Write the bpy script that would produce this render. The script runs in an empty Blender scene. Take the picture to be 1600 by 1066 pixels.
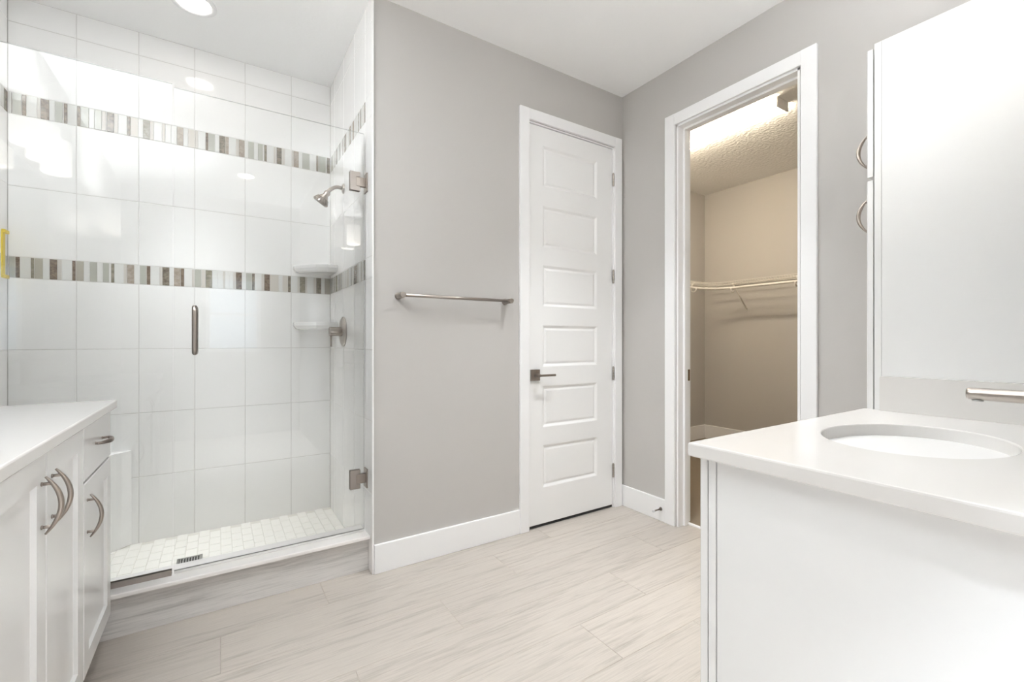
import bpy, bmesh, math, random
from mathutils import Vector, Matrix

random.seed(7)
scene = bpy.context.scene
COL = scene.collection
PI = math.pi

# ------------------------------------------------------------------ camera, light, exposure
CAM_H = 1.1312
cam_data = bpy.data.cameras.new('camera')
cam_data.sensor_width = 36.0
cam_data.lens = 36.0 * 707.4 / 1600.0
cam_data.clip_start = 0.02
cam = bpy.data.objects.new('camera', cam_data)
COL.objects.link(cam)
cam.location = (0, 0, CAM_H)
cam.rotation_euler = (PI / 2, 0, math.radians(-33.0))
scene.camera = cam

scene.view_settings.view_transform = 'Standard'
scene.view_settings.look = 'None'
scene.view_settings.gamma = 1.0
scene.view_settings.use_curve_mapping = False
scene.view_settings.exposure = 1.05
scene.cycles.use_denoising = True
scene.cycles.max_bounces = 14
scene.cycles.diffuse_bounces = 8
scene.cycles.glossy_bounces = 6
scene.cycles.transmission_bounces = 10
scene.cycles.transparent_max_bounces = 16
scene.cycles.caustics_reflective = False
scene.cycles.caustics_refractive = False
scene.cycles.sample_clamp_indirect = 6.0

world = bpy.data.worlds.new('sky')
scene.world = world
world.use_nodes = True
wn = world.node_tree
wn.nodes.clear()
wo = wn.nodes.new('ShaderNodeOutputWorld')
wb = wn.nodes.new('ShaderNodeBackground')
wb.inputs[0].default_value = (0.72, 0.86, 1.0, 1)
wb.inputs[1].default_value = 1.0
wn.links.new(wb.outputs[0], wo.inputs[0])

P_WINDOW = 2.0
P_CAN = 2.5
P_ALCOVE_FILL = 31.0
P_SHOWER_CAN = 1.9
P_BULB = 0.1
P_UPFILL_LEFT = 16.5
P_UPFILL_RIGHT = 4.4
E_SHADE = 1.3
E_SHADE_RIGHT = 2.3
E_CLOSET = 20.0

def area_light(name, loc, rot, power, color, shape='DISK', size=0.1, size_y=None, spread=None):
    d = bpy.data.lights.new(name, 'AREA')
    d.energy = power
    d.color = color
    d.shape = shape
    d.size = size
    if size_y:
        d.size_y = size_y
    if spread:
        d.spread = spread
    o = bpy.data.objects.new(name, d)
    COL.objects.link(o)
    o.location = loc
    o.rotation_euler = rot
    return o

# daylight entering through the window in the entry alcove behind the camera
area_light('daylight', (0.16, -1.84, 1.45), (-PI / 2, 0, 0), P_WINDOW, (0.72, 0.85, 1.0), 'RECTANGLE', 0.6, 0.9)

# ------------------------------------------------------------------ layout constants
XL, XC = -0.868, 2.3456          # left wall, closet (right) wall
YB = 2.212                       # towel / door wall
CEIL = 2.816
YSB = 3.1775                     # tiled shower back
XSR, XSL = 0.6254, -0.857        # tiled shower sides

# ------------------------------------------------------------------ materials
MATS = {}
def mat(name, color, rough=0.5, metal=0.0, spec=0.5, coat=0.0, emit=None, emit_s=0.0):
    m = bpy.data.materials.new(name)
    m.use_nodes = True
    b = m.node_tree.nodes['Principled BSDF']
    b.inputs['Base Color'].default_value = (*color, 1)
    b.inputs['Roughness'].default_value = rough
    b.inputs['Metallic'].default_value = metal
    b.inputs['Specular IOR Level'].default_value = spec
    b.inputs['Coat Weight'].default_value = coat
    b.inputs['Coat Roughness'].default_value = 0.08
    if emit:
        b.inputs['Emission Color'].default_value = (*emit, 1)
        b.inputs['Emission Strength'].default_value = emit_s
    MATS[name] = m
    return m

def node(m, t, **kw):
    n = m.node_tree.nodes.new(t)
    for k, v in kw.items():
        setattr(n, k, v)
    return n

def bump(m, scale, strength, dist=0.01, detail=2.0, stretch=None, coord='Object', kind='noise'):
    nt = m.node_tree
    b = nt.nodes['Principled BSDF']
    tc = node(m, 'ShaderNodeTexCoord')
    src = tc.outputs[coord]
    if stretch:
        mp = node(m, 'ShaderNodeMapping')
        mp.inputs['Scale'].default_value = stretch
        nt.links.new(src, mp.inputs['Vector'])
        src = mp.outputs[0]
    no = node(m, 'ShaderNodeTexNoise')
    no.inputs['Scale'].default_value = scale
    no.inputs['Detail'].default_value = detail
    nt.links.new(src, no.inputs['Vector'])
    bp = node(m, 'ShaderNodeBump')
    bp.inputs['Strength'].default_value = strength
    bp.inputs['Distance'].default_value = dist
    nt.links.new(no.outputs['Fac'], bp.inputs['Height'])
    nt.links.new(bp.outputs[0], b.inputs['Normal'])
    return no

M_wall = mat('greige_paint', (0.505, 0.487, 0.47), 0.75, spec=0.25)
bump(M_wall, 120, 0.08, 0.002)
M_closet_wall = mat('closet_paint', (0.52, 0.50, 0.475), 0.8, spec=0.2)
bump(M_closet_wall, 120, 0.08, 0.002)
M_ceil = mat('ceiling_paint', (0.95, 0.95, 0.95), 0.9, spec=0.1)
bump(M_ceil, 55, 0.18, 0.004, 3)
M_closet_ceil = mat('knockdown_ceiling', (0.86, 0.85, 0.83), 0.9, spec=0.1)
bump(M_closet_ceil, 38, 0.8, 0.012, 3)
M_trim = mat('trim_white', (0.88, 0.88, 0.885), 0.32)
M_door = mat('door_white', (0.87, 0.87, 0.87), 0.38)
M_cab = mat('cabinet_white', (0.77, 0.77, 0.768), 0.22)
M_counter = mat('quartz', (0.67, 0.653, 0.635), 0.16, spec=0.3)
M_sink = mat('porcelain', (0.88, 0.89, 0.90), 0.06)
M_nickel = mat('brushed_nickel', (0.41, 0.37, 0.335), 0.30, metal=1.0)
M_nickel_dk = mat('brushed_nickel_dark', (0.33, 0.29, 0.26), 0.36, metal=1.0)
M_hinge = mat('hinge_nickel', (0.36, 0.325, 0.30), 0.42, metal=1.0)
M_pull = mat('pull_nickel', (0.38, 0.335, 0.30), 0.32, metal=1.0)
M_chrome = mat('polished_nickel', (0.72, 0.68, 0.64), 0.12, metal=1.0)
M_steel = mat('drain_steel', (0.42, 0.42, 0.41), 0.3, metal=1.0)
M_rubber = mat('rubber', (0.65, 0.65, 0.66), 0.6)
M_yellow = mat('yellow_plastic', (0.72, 0.55, 0.06), 0.45)
M_grout = mat('grout', (0.70, 0.685, 0.67), 0.8)
M_tile = mat('white_tile', (0.92, 0.915, 0.908), 0.07)
bump(M_tile, 5.0, 0.06, 0.02, 1.5)
M_curbcap = mat('curb_cap', (0.87, 0.84, 0.82), 0.2)
M_wire = mat('white_wire', (0.78, 0.75, 0.70), 0.4)
M_carpet = mat('carpet', (0.36, 0.29, 0.21), 0.95, spec=0.05)
M_mirror = mat('mirror_glass', (0.88, 0.89, 0.89), 0.01, metal=1.0)
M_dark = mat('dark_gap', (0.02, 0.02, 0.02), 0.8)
M_brass = mat('strike_bronze', (0.25, 0.19, 0.12), 0.35, metal=1.0)
M_shade = mat('opal_shade', (0.9, 0.88, 0.84), 0.35, emit=(1.0, 0.95, 0.87), emit_s=E_SHADE)
M_shade_bright = mat('opal_shade_bright', (0.9, 0.88, 0.84), 0.35, emit=(1.0, 0.95, 0.87), emit_s=E_SHADE_RIGHT)
def shade_gradient(m, s):
    nt = m.node_tree
    b = nt.nodes['Principled BSDF']
    tc = node(m, 'ShaderNodeTexCoord')
    sp = node(m, 'ShaderNodeSeparateXYZ')
    nt.links.new(tc.outputs['Generated'], sp.inputs[0])
    mr = node(m, 'ShaderNodeMapRange')
    mr.inputs['From Min'].default_value = 1.0
    mr.inputs['From Max'].default_value = 0.0
    mr.inputs['To Min'].default_value = 0.25 * s
    mr.inputs['To Max'].default_value = 1.5 * s
    nt.links.new(sp.outputs['Z'], mr.inputs['Value'])
    nt.links.new(mr.outputs[0], b.inputs['Emission Strength'])
shade_gradient(M_shade, E_SHADE)
shade_gradient(M_shade_bright, E_SHADE_RIGHT)
M_lens = mat('fluorescent_lens', (0.9, 0.88, 0.8), 0.4, emit=(1.0, 0.87, 0.68), emit_s=E_CLOSET)
M_canlens = mat('downlight_lens', (0.9, 0.9, 0.9), 0.4, emit=(1.0, 0.93, 0.84), emit_s=8.0)
M_sweep = mat('clear_vinyl', (0.75, 0.75, 0.72), 0.25)

def carpet_nodes(m):
    nt = m.node_tree
    b = nt.nodes['Principled BSDF']
    no = bump(m, 420, 0.9, 0.01, 2)
    cr = node(m, 'ShaderNodeValToRGB')
    cr.color_ramp.elements[0].position = 0.3
    cr.color_ramp.elements[0].color = (0.26, 0.205, 0.15, 1)
    cr.color_ramp.elements[1].position = 0.7
    cr.color_ramp.elements[1].color = (0.46, 0.385, 0.30, 1)
    nt.links.new(no.outputs['Fac'], cr.inputs[0])
    nt.links.new(cr.outputs[0], b.inputs['Base Color'])
carpet_nodes(M_carpet)

def wood_material(name, light, dark, rough, vein=0.5):
    """Wood-look porcelain plank: grain along X, shifted plank by plank."""
    m = mat(name, light, rough)
    nt = m.node_tree
    b = nt.nodes['Principled BSDF']
    L = nt.links
    tc = node(m, 'ShaderNodeTexCoord')
    geo = node(m, 'ShaderNodeNewGeometry')
    rnd = geo.outputs['Random Per Island']
    mul = node(m, 'ShaderNodeMath', operation='MULTIPLY')
    mul.inputs[1].default_value = 37.0
    L.new(rnd, mul.inputs[0])
    comb = node(m, 'ShaderNodeCombineXYZ')
    L.new(mul.outputs[0], comb.inputs['X'])
    L.new(mul.outputs[0], comb.inputs['Y'])
    add = node(m, 'ShaderNodeVectorMath', operation='ADD')
    L.new(tc.outputs['Object'], add.inputs[0])
    L.new(comb.outputs[0], add.inputs[1])
    mp1 = node(m, 'ShaderNodeMapping')
    mp1.inputs['Scale'].default_value = (0.9, 11.0, 11.0)
    L.new(add.outputs[0], mp1.inputs['Vector'])
    n1 = node(m, 'ShaderNodeTexNoise')
    n1.inputs['Scale'].default_value = 2.2
    n1.inputs['Detail'].default_value = 5.0
    n1.inputs['Roughness'].default_value = 0.62
    n1.inputs['Distortion'].default_value = 0.55
    L.new(mp1.outputs[0], n1.inputs['Vector'])
    mp2 = node(m, 'ShaderNodeMapping')
    mp2.inputs['Scale'].default_value = (5.0, 150.0, 150.0)
    L.new(add.outputs[0], mp2.inputs['Vector'])
    n2 = node(m, 'ShaderNodeTexNoise')
    n2.inputs['Scale'].default_value = 1.6
    n2.inputs['Detail'].default_value = 3.0
    L.new(mp2.outputs[0], n2.inputs['Vector'])
    mp3 = node(m, 'ShaderNodeMapping')
    mp3.inputs['Scale'].default_value = (1.6, 34.0, 34.0)
    L.new(add.outputs[0], mp3.inputs['Vector'])
    n3 = node(m, 'ShaderNodeTexNoise')
    n3.inputs['Scale'].default_value = 2.0
    n3.inputs['Detail'].default_value = 6.0
    n3.inputs['Roughness'].default_value = 0.7
    n3.inputs['Distortion'].default_value = 0.35
    L.new(mp3.outputs[0], n3.inputs['Vector'])
    mixf = node(m, 'ShaderNodeMath', operation='MULTIPLY_ADD')
    mixf.inputs[1].default_value = 0.5
    L.new(n1.outputs['Fac'], mixf.inputs[0])
    half = node(m, 'ShaderNodeMath', operation='MULTIPLY')
    half.inputs[1].default_value = 0.5
    L.new(n3.outputs['Fac'], half.inputs[0])
    L.new(half.outputs[0], mixf.inputs[2])
    cr = node(m, 'ShaderNodeValToRGB')
    cr.color_ramp.elements[0].position = 0.34
    cr.color_ramp.elements[0].color = (*dark, 1)
    cr.color_ramp.elements[1].position = 0.34 + 0.16 * (1.5 - vein)
    cr.color_ramp.elements[1].color = (*light, 1)
    L.new(mixf.outputs[0], cr.inputs[0])
    # fine pores and per-plank tone
    r2 = node(m, 'ShaderNodeMapRange')
    r2.inputs['From Min'].default_value = 0.3
    r2.inputs['From Max'].default_value = 0.7
    r2.inputs['To Min'].default_value = 0.90
    r2.inputs['To Max'].default_value = 1.05
    L.new(n2.outputs['Fac'], r2.inputs['Value'])
    r3 = node(m, 'ShaderNodeMapRange')
    r3.inputs['To Min'].default_value = 0.95
    r3.inputs['To Max'].default_value = 1.05
    L.new(rnd, r3.inputs['Value'])
    mm = node(m, 'ShaderNodeMath', operation='MULTIPLY')
    L.new(r2.outputs[0], mm.inputs[0])
    L.new(r3.outputs[0], mm.inputs[1])
    vm = node(m, 'ShaderNodeVectorMath', operation='SCALE')
    L.new(cr.outputs[0], vm.inputs[0])
    L.new(mm.outputs[0], vm.inputs['Scale'])
    L.new(vm.outputs[0], b.inputs['Base Color'])
    bp = node(m, 'ShaderNodeBump')
    bp.inputs['Strength'].default_value = 0.12
    bp.inputs['Distance'].default_value = 0.004
    L.new(n2.outputs['Fac'], bp.inputs['Height'])
    L.new(bp.outputs[0], b.inputs['Normal'])
    return m

M_plank = wood_material('wood_look_plank', (0.475, 0.432, 0.39), (0.335, 0.297, 0.262), 0.38, 0.5)
M_curbwood = wood_material('wood_look_curb', (0.68, 0.66, 0.645), (0.42, 0.405, 0.395), 0.4, 0.45)
M_plankgrout = mat('plank_grout', (0.46, 0.41, 0.36), 0.8)

def stone_material(name, c1, c2, scale=60):
    m = mat(name, c1, 0.25)
    nt = m.node_tree
    b = nt.nodes['Principled BSDF']
    tc = node(m, 'ShaderNodeTexCoord')
    mp = node(m, 'ShaderNodeMapping')
    mp.inputs['Scale'].default_value = (1, 1, 1.4)
    nt.links.new(tc.outputs['Object'], mp.inputs[0])
    no = node(m, 'ShaderNodeTexNoise')
    no.inputs['Scale'].default_value = scale
    no.inputs['Detail'].default_value = 5
    no.inputs['Distortion'].default_value = 0.8
    nt.links.new(mp.outputs[0], no.inputs['Vector'])
    cr = node(m, 'ShaderNodeValToRGB')
    cr.color_ramp.elements[0].position = 0.35
    cr.color_ramp.elements[0].color = (*c1, 1)
    cr.color_ramp.elements[1].position = 0.65
    cr.color_ramp.elements[1].color = (*c2, 1)
    nt.links.new(no.outputs['Fac'], cr.inputs[0])
    nt.links.new(cr.outputs[0], b.inputs['Base Color'])
    return m

STRIP = {
    'W': mat('strip_white_glass', (0.72, 0.72, 0.70), 0.06),
    'G': mat('strip_grey_glass', (0.43, 0.43, 0.385), 0.06),
    'g': mat('strip_pale_stone', (0.62, 0.585, 0.535), 0.2),
    'Y': mat('strip_taupe', (0.40, 0.375, 0.32), 0.12),
    'L': mat('strip_light_taupe', (0.58, 0.55, 0.51), 0.15),
    'B': stone_material('strip_brown_stone', (0.085, 0.060, 0.040), (0.22, 0.165, 0.118)),
    'b': stone_material('strip_fawn_stone', (0.28, 0.235, 0.19), (0.40, 0.345, 0.29)),
    'D': stone_material('strip_dark_stone', (0.10, 0.08, 0.058), (0.25, 0.215, 0.165)),
    'S': stone_material('strip_moss_stone', (0.19, 0.17, 0.125), (0.32, 0.295, 0.235)),
}

def glass_material():
    """Clear sheet glass: see-through with a Fresnel reflection, a hint of green."""
    m = bpy.data.materials.new('clear_glass')
    m.use_nodes = True
    nt = m.node_tree
    nt.nodes.clear()
    out = nt.nodes.new('ShaderNodeOutputMaterial')
    tr = nt.nodes.new('ShaderNodeBsdfTransparent')
    tr.inputs[0].default_value = (0.995, 0.998, 0.996, 1)
    gl = nt.nodes.new('ShaderNodeBsdfGlossy')
    gl.inputs['Roughness'].default_value = 0.0
    fr = nt.nodes.new('ShaderNodeFresnel')
    fr.inputs['IOR'].default_value = 1.5
    mx = nt.nodes.new('ShaderNodeMixShader')
    nt.links.new(fr.outputs[0], mx.inputs[0])
    nt.links.new(tr.outputs[0], mx.inputs[1])
    nt.links.new(gl.outputs[0], mx.inputs[2])
    nt.links.new(mx.outputs[0], out.inputs[0])
    return m
M_glass = glass_material()
M_glassedge = mat('glass_edge', (0.72, 0.77, 0.74), 0.15)
M_glassedge.node_tree.nodes['Principled BSDF'].inputs['Transmission Weight'].default_value = 0.0
M_glassedge.node_tree.nodes['Principled BSDF'].inputs['Alpha'].default_value = 0.35

# ------------------------------------------------------------------ mesh helpers
class MB:
    """Collects shapes in world coordinates; obj() turns them into one mesh object."""
    def __init__(self):
        self.bm = bmesh.new()

    def box(self, x0, x1, y0, y1, z0, z1, bevel=0.0, seg=2, mi=0):
        if x0 > x1: x0, x1 = x1, x0
        if y0 > y1: y0, y1 = y1, y0
        if z0 > z1: z0, z1 = z1, z0
        t = bmesh.new()
        vs = [t.verts.new((x, y, z)) for x in (x0, x1) for y in (y0, y1) for z in (z0, z1)]
        for f in ((0, 1, 3, 2), (4, 6, 7, 5), (0, 4, 5, 1), (2, 3, 7, 6), (0, 2, 6, 4), (1, 5, 7, 3)):
            t.faces.new([vs[i] for i in f])
        if bevel > 0:
            bmesh.ops.bevel(t, geom=t.edges[:], offset=bevel, segments=seg, affect='EDGES', profile=0.5)
        self._take(t, mi, False)
        return self

    def _take(self, t, mi, smooth):
        bmesh.ops.recalc_face_normals(t, faces=t.faces)
        mp = {}
        for v in t.verts:
            mp[v.index if False else v] = self.bm.verts.new(v.co)
        for f in t.faces:
            try:
                nf = self.bm.faces.new([mp[v] for v in f.verts])
            except ValueError:
                continue
            nf.material_index = mi
            nf.smooth = smooth or f.smooth
        t.free()

    def sweep(self, pts, rad, n=12, mi=0, caps=True, up=None, flat=None):
        """Tube along pts. rad: number, list, or list of (ru, rv) pairs."""
        pts = [Vector(p) for p in pts]
        k = len(pts)
        rr = rad if isinstance(rad, (list, tuple)) else [rad] * k
        rr = [(r, r) if not isinstance(r, (list, tuple)) else r for r in rr]
        t = bmesh.new()
        rings = []
        prev = None
        for i in range(k):
            d = (pts[min(i + 1, k - 1)] - pts[max(i - 1, 0)]).normalized()
            if up is not None:
                u = Vector(up) - d * d.dot(Vector(up))
                u.normalize()
            elif prev is None:
                a = Vector((0, 0, 1)) if abs(d.z) < 0.9 else Vector((1, 0, 0))
                u = (a - d * d.dot(a)).normalized()
            else:
                u = (prev - d * d.dot(prev)).normalized()
            prev = u
            v = d.cross(u)
            ring = []
            for j in range(n):
                a = 2 * PI * j / n
                ring.append(t.verts.new(pts[i] + u * (math.cos(a) * rr[i][0]) + v * (math.sin(a) * rr[i][1])))
            rings.append(ring)
        for i in range(k - 1):
            for j in range(n):
                f = t.faces.new((rings[i][j], rings[i][(j + 1) % n], rings[i + 1][(j + 1) % n], rings[i + 1][j]))
                f.smooth = True
        if caps:
            t.faces.new(rings[0][::-1])
            t.faces.new(rings[-1])
        self._take(t, mi, False)
        return self

    def cyl(self, p0, p1, r, n=24, bevel=0.0, mi=0, r1=None):
        """Cylinder or cone from p0 to p1 with softened rims."""
        p0, p1 = Vector(p0), Vector(p1)
        r1 = r if r1 is None else r1
        if bevel > 0:
            d = (p1 - p0).normalized()
            pts = [p0, p0 + d * bevel * 0.3, p0 + d * bevel, p1 - d * bevel, p1 - d * bevel * 0.3, p1]
            rs = [r - bevel, r - bevel * 0.3, r, r1, r1 - bevel * 0.3, r1 - bevel]
            return self.lathe_axis(pts, rs, n, mi)
        return self.lathe_axis([p0, p1], [r, r1], n, mi)

    def lathe_axis(self, pts, rs, n=24, mi=0, caps=True, smooth=True):
        pts = [Vector(p) for p in pts]
        d = (pts[-1] - pts[0]).normalized()
        a = Vector((0, 0, 1)) if abs(d.z) < 0.9 else Vector((1, 0, 0))
        u = (a - d * d.dot(a)).normalized()
        v = d.cross(u)
        t = bmesh.new()
        rings = []
        for p, r in zip(pts, rs):
            rings.append([t.verts.new(p + (u * math.cos(2 * PI * j / n) + v * math.sin(2 * PI * j / n)) * max(r, 1e-5)) for j in range(n)])
        for i in range(len(rings) - 1):
            for j in range(n):
                f = t.faces.new((rings[i][j], rings[i][(j + 1) % n], rings[i + 1][(j + 1) % n], rings[i + 1][j]))
                f.smooth = smooth
        if caps:
            t.faces.new(rings[0][::-1])
            t.faces.new(rings[-1])
        self._take(t, mi, False)
        return self

    def prism(self, poly, z0, z1, axis='z', bevel=0.0, mi=0):
        """Extrude a 2-D polygon. axis z: (x, y); axis y: (x, z); axis x: (y, z)."""
        t = bmesh.new()
        def P(a, b, c):
            return {'z': (a, b, c), 'y': (a, c, b), 'x': (c, a, b)}[axis]
        lo = [t.verts.new(P(a, b, z0)) for a, b in poly]
        hi = [t.verts.new(P(a, b, z1)) for a, b in poly]
        n = len(poly)
        t.faces.new(lo)
        t.faces.new(hi)
        for i in range(n):
            t.faces.new((lo[i], lo[(i + 1) % n], hi[(i + 1) % n], hi[i]))
        if bevel > 0:
            bmesh.ops.bevel(t, geom=t.edges[:], offset=bevel, segments=2, affect='EDGES', profile=0.5)
        self._take(t, mi, False)
        return self

    def panel_face(self, M, u0, u1, v0, v1, thick, panels, profile, edge=0.003, mi=0):
        """A slab whose front face (depth 0) carries moulded panels.
        M(u, v, d) -> world; panels [(pu0, pu1, pv0, pv1)]; profile [(inset, depth)]."""
        t = bmesh.new()
        def V(u, v, d):
            return t.verts.new(M(u, v, d))
        e = edge
        us = sorted({round(a, 5) for p in panels for a in p[:2]} | {round(u0 + e, 5), round(u1 - e, 5)})
        vs = sorted({round(a, 5) for p in panels for a in p[2:]} | {round(v0 + e, 5), round(v1 - e, 5)})
        def inside(uu, vv):
            return any(p[0] < uu < p[1] and p[2] < vv < p[3] for p in panels)
        cache = {}
        def g(i, j):
            if (i, j) not in cache:
                cache[(i, j)] = V(us[i], vs[j], 0)
            return cache[(i, j)]
        for i in range(len(us) - 1):
            for j in range(len(vs) - 1):
                if not inside((us[i] + us[i + 1]) / 2, (vs[j] + vs[j + 1]) / 2):
                    t.faces.new((g(i, j), g(i + 1, j), g(i + 1, j + 1), g(i, j + 1)))
        for p in panels:
            prev = None
            for ins, dep in [(0, 0)] + profile:
                ring = [V(p[0] + ins, p[2] + ins, dep), V(p[1] - ins, p[2] + ins, dep), V(p[1] - ins, p[3] - ins, dep), V(p[0] + ins, p[3] - ins, dep)]
                if prev:
                    for k in range(4):
                        t.faces.new((prev[k], prev[(k + 1) % 4], ring[(k + 1) % 4], ring[k]))
                prev = ring
            t.faces.new(prev)
        # rim and back
        f = [V(u0 + e, v0 + e, 0), V(u1 - e, v0 + e, 0), V(u1 - e, v1 - e, 0), V(u0 + e, v1 - e, 0)]
        m = [V(u0, v0, e), V(u1, v0, e), V(u1, v1, e), V(u0, v1, e)]
        b = [V(u0, v0, thick), V(u1, v0, thick), V(u1, v1, thick), V(u0, v1, thick)]
        for k in range(4):
            q = (k + 1) % 4
            t.faces.new((f[k], f[q], m[q], m[k]))
            t.faces.new((m[k], m[q], b[q], b[k]))
        t.faces.new(b)
        bmesh.ops.remove_doubles(t, verts=t.verts, dist=1e-5)
        self._take(t, mi, False)
        return self


ORIG = {}
def obj(name, mb, material, parent=None, label=None, loc=None):
    """Link the collected shapes as ONE mesh object, origin at its base (or at its parent's)."""
    bm = mb.bm
    xs = [v.co.x for v in bm.verts]; ys = [v.co.y for v in bm.verts]; zs = [v.co.z for v in bm.verts]
    base = Vector(((min(xs) + max(xs)) / 2, (min(ys) + max(ys)) / 2, min(zs))) if loc is None else Vector(loc)
    bmesh.ops.translate(bm, verts=bm.verts, vec=-base)
    me = bpy.data.meshes.new(name)
    bm.to_mesh(me)
    bm.free()
    for m in (material if isinstance(material, (list, tuple)) else [material]):
        me.materials.append(m)
    o = bpy.data.objects.new(name, me)
    COL.objects.link(o)
    if parent is not None:
        o.parent = parent
        o.location = base - ORIG[parent.name]
    else:
        o.location = base
    ORIG[o.name] = base
    if label:
        o['label'] = label
    return o

def thing(name, loc, label, cat, group=None):
    o = bpy.data.objects.new(name, None)
    o.empty_display_size = 0.05
    COL.objects.link(o)
    o.location = loc
    ORIG[o.name] = Vector(loc)
    return tag(o, label, cat, group)

def tag(o, label, cat, group=None, kind=None):
    o['label'] = label
    o['category'] = cat
    if group: o['group'] = group
    if kind: o['kind'] = kind
    return o

def struct(name, mb, material, label, cat):
    return tag(obj(name, mb, material), label, cat, None, 'structure')

# ------------------------------------------------------------------ room shell
Y0F = -1.70
def plank_floor():
    m = MB()
    m.box(XL, XC + 0.095, Y0F, 2.33, -0.10, -0.0015, mi=1)
    pitch, ln, gap = 0.231, 1.208, 0.0016
    # plank rows: (near edge Y, joint X)
    rows = []
    k = 0
    joints = [0.007, 0.812, 0.392, 1.210 - 1.208 + 0.006, 0.812, 0.392]
    y = 1.829
    offs = {0: 0.009, -1: 0.812, -2: 0.395, -3: 0.002, 1: 0.40}
    for r in range(-16, 3):
        ya, yb = 1.829 + r * pitch, 1.829 + (r + 1) * pitch
        ya, yb = max(ya, Y0F), min(yb, 2.33)
        if yb - ya < 0.01:
            continue
        j = offs.get(r, [0.009, 0.812, 0.40][r % 3])
        x = j - 3 * ln
        while x < XC + 0.1:
            xa, xb = max(x, XL), min(x + ln, XC + 0.093)
            if xb - xa > 0.01:
                # flat top with a small eased edge; each plank its own island
                t = bmesh.new()
                g, e = gap / 2, 0.0012
                top = [(xa + g + e, ya + g + e), (xb - g - e, ya + g + e), (xb - g - e, yb - g - e), (xa + g + e, yb - g - e)]
                bot = [(xa + g, ya + g), (xb - g, ya + g), (xb - g, yb - g), (xa + g, yb - g)]
                tv = [t.verts.new((*p, 0.0)) for p in top]
                bv = [t.verts.new((*p, -0.0016)) for p in bot]
                t.faces.new(tv)
                for q in range(4):
                    t.faces.new((bv[q], bv[(q + 1) % 4], tv[(q + 1) % 4], tv[q]))
                m._take(t, 0, False)
            x += ln
    return m
struct('floor', plank_floor(), [M_plank, M_plankgrout], 'pale wood-look porcelain plank floor of the bathroom', 'floor')

struct('floor_closet', MB().box(XC + 0.10, 4.75, 0.48, 3.20, -0.10, 0.012), M_carpet, 'brown carpet floor inside the walk-in closet', 'carpet')
struct('trim_3', MB().box(XC + 0.085, XC + 0.118, 1.069, 1.767, -0.02, 0.010, 0.003), M_trim, 'white threshold strip at the closet doorway', 'threshold')

struct('ceiling', MB().box(XL - 0.1, XC + 0.05, Y0F - 0.1, 3.30, CEIL, CEIL + 0.1), M_ceil, 'off-white painted bathroom ceiling', 'ceiling')
struct('ceiling_closet', MB().box(XC + 0.05, 4.85, 0.38, 3.30, CEIL, CEIL + 0.1), M_closet_ceil, 'textured ceiling inside the walk-in closet', 'ceiling')

DX0, DX1, DZ = 1.530, 2.264, 2.447       # private door opening
CY0, CY1 = 1.069, 1.767                   # closet opening
w = MB()
w.box(XSR + 0.0095, DX0, YB, YB + 0.115, 0, CEIL)
w.box(DX1, XC + 0.02, YB, YB + 0.115, 0, CEIL)
w.box(DX0, DX1, YB, YB + 0.115, DZ, CEIL)
w.box(XSR + 0.0095, 0.75, YB + 0.115, 3.187, 0, CEIL)
struct('wall_back', w, M_wall, 'greige painted wall carrying the towel bar and the panelled door', 'wall')

w = MB()
w.box(XC, XC + 0.112, CY1, 3.29, 0, CEIL)
w.box(XC, XC + 0.112, -0.08, CY0, 0, CEIL)
w.box(XC, XC + 0.112, CY0, CY1, DZ, CEIL)
struct('wall_right', w, M_wall, 'greige painted wall around the closet doorway', 'wall')
struct('wall_left', MB().box(XL - 0.1, XL, Y0F - 0.1, 3.29, 0, CEIL), M_wall, 'greige painted wall behind the sink vanity beside the shower', 'wall')
struct('wall_shower_outer', MB().box(XL, XC + 0.112, 3.187, 3.29, 0, CEIL), M_wall, 'painted wall behind the shower tile', 'wall')
w = MB()
WX0, WX1, WZ0, WZ1 = -0.12, 0.44, 1.00, 1.90
w.box(XL, WX0, Y0F - 0.1, Y0F, 0, CEIL)
w.box(WX1, 0.97, Y0F - 0.1, Y0F, 0, CEIL)
w.box(WX0, WX1, Y0F - 0.1, Y0F, 0, WZ0)
w.box(WX0, WX1, Y0F - 0.1, Y0F, WZ1, CEIL)
w.box(0.87, 0.97, Y0F, 0.028, 0, CEIL)
struct('wall_front', w, M_wall, 'greige painted wall with the window of the entry alcove', 'wall')
struct('wall_vanity', MB().box(0.97, XC, -0.08, 0.028, 0, CEIL), M_wall, 'greige painted wall behind the vanity with the faucet', 'wall')
w = MB()
w.box(4.731, 4.84, 0.38, 3.29, 0, CEIL)
struct('wall_closet_back', w, M_closet_wall, 'beige far wall of the walk-in closet', 'wall')
struct('wall_closet_left', MB().box(XC + 0.112, 4.731, 3.185, 3.29, 0, CEIL), M_closet_wall, 'beige side wall of the walk-in closet by the wire shelf corner', 'wall')
struct('wall_closet_right', MB().box(XC + 0.112, 4.731, 0.38, 0.48, 0, CEIL), M_closet_wall, 'beige side wall of the walk-in closet out of view', 'wall')

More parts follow.
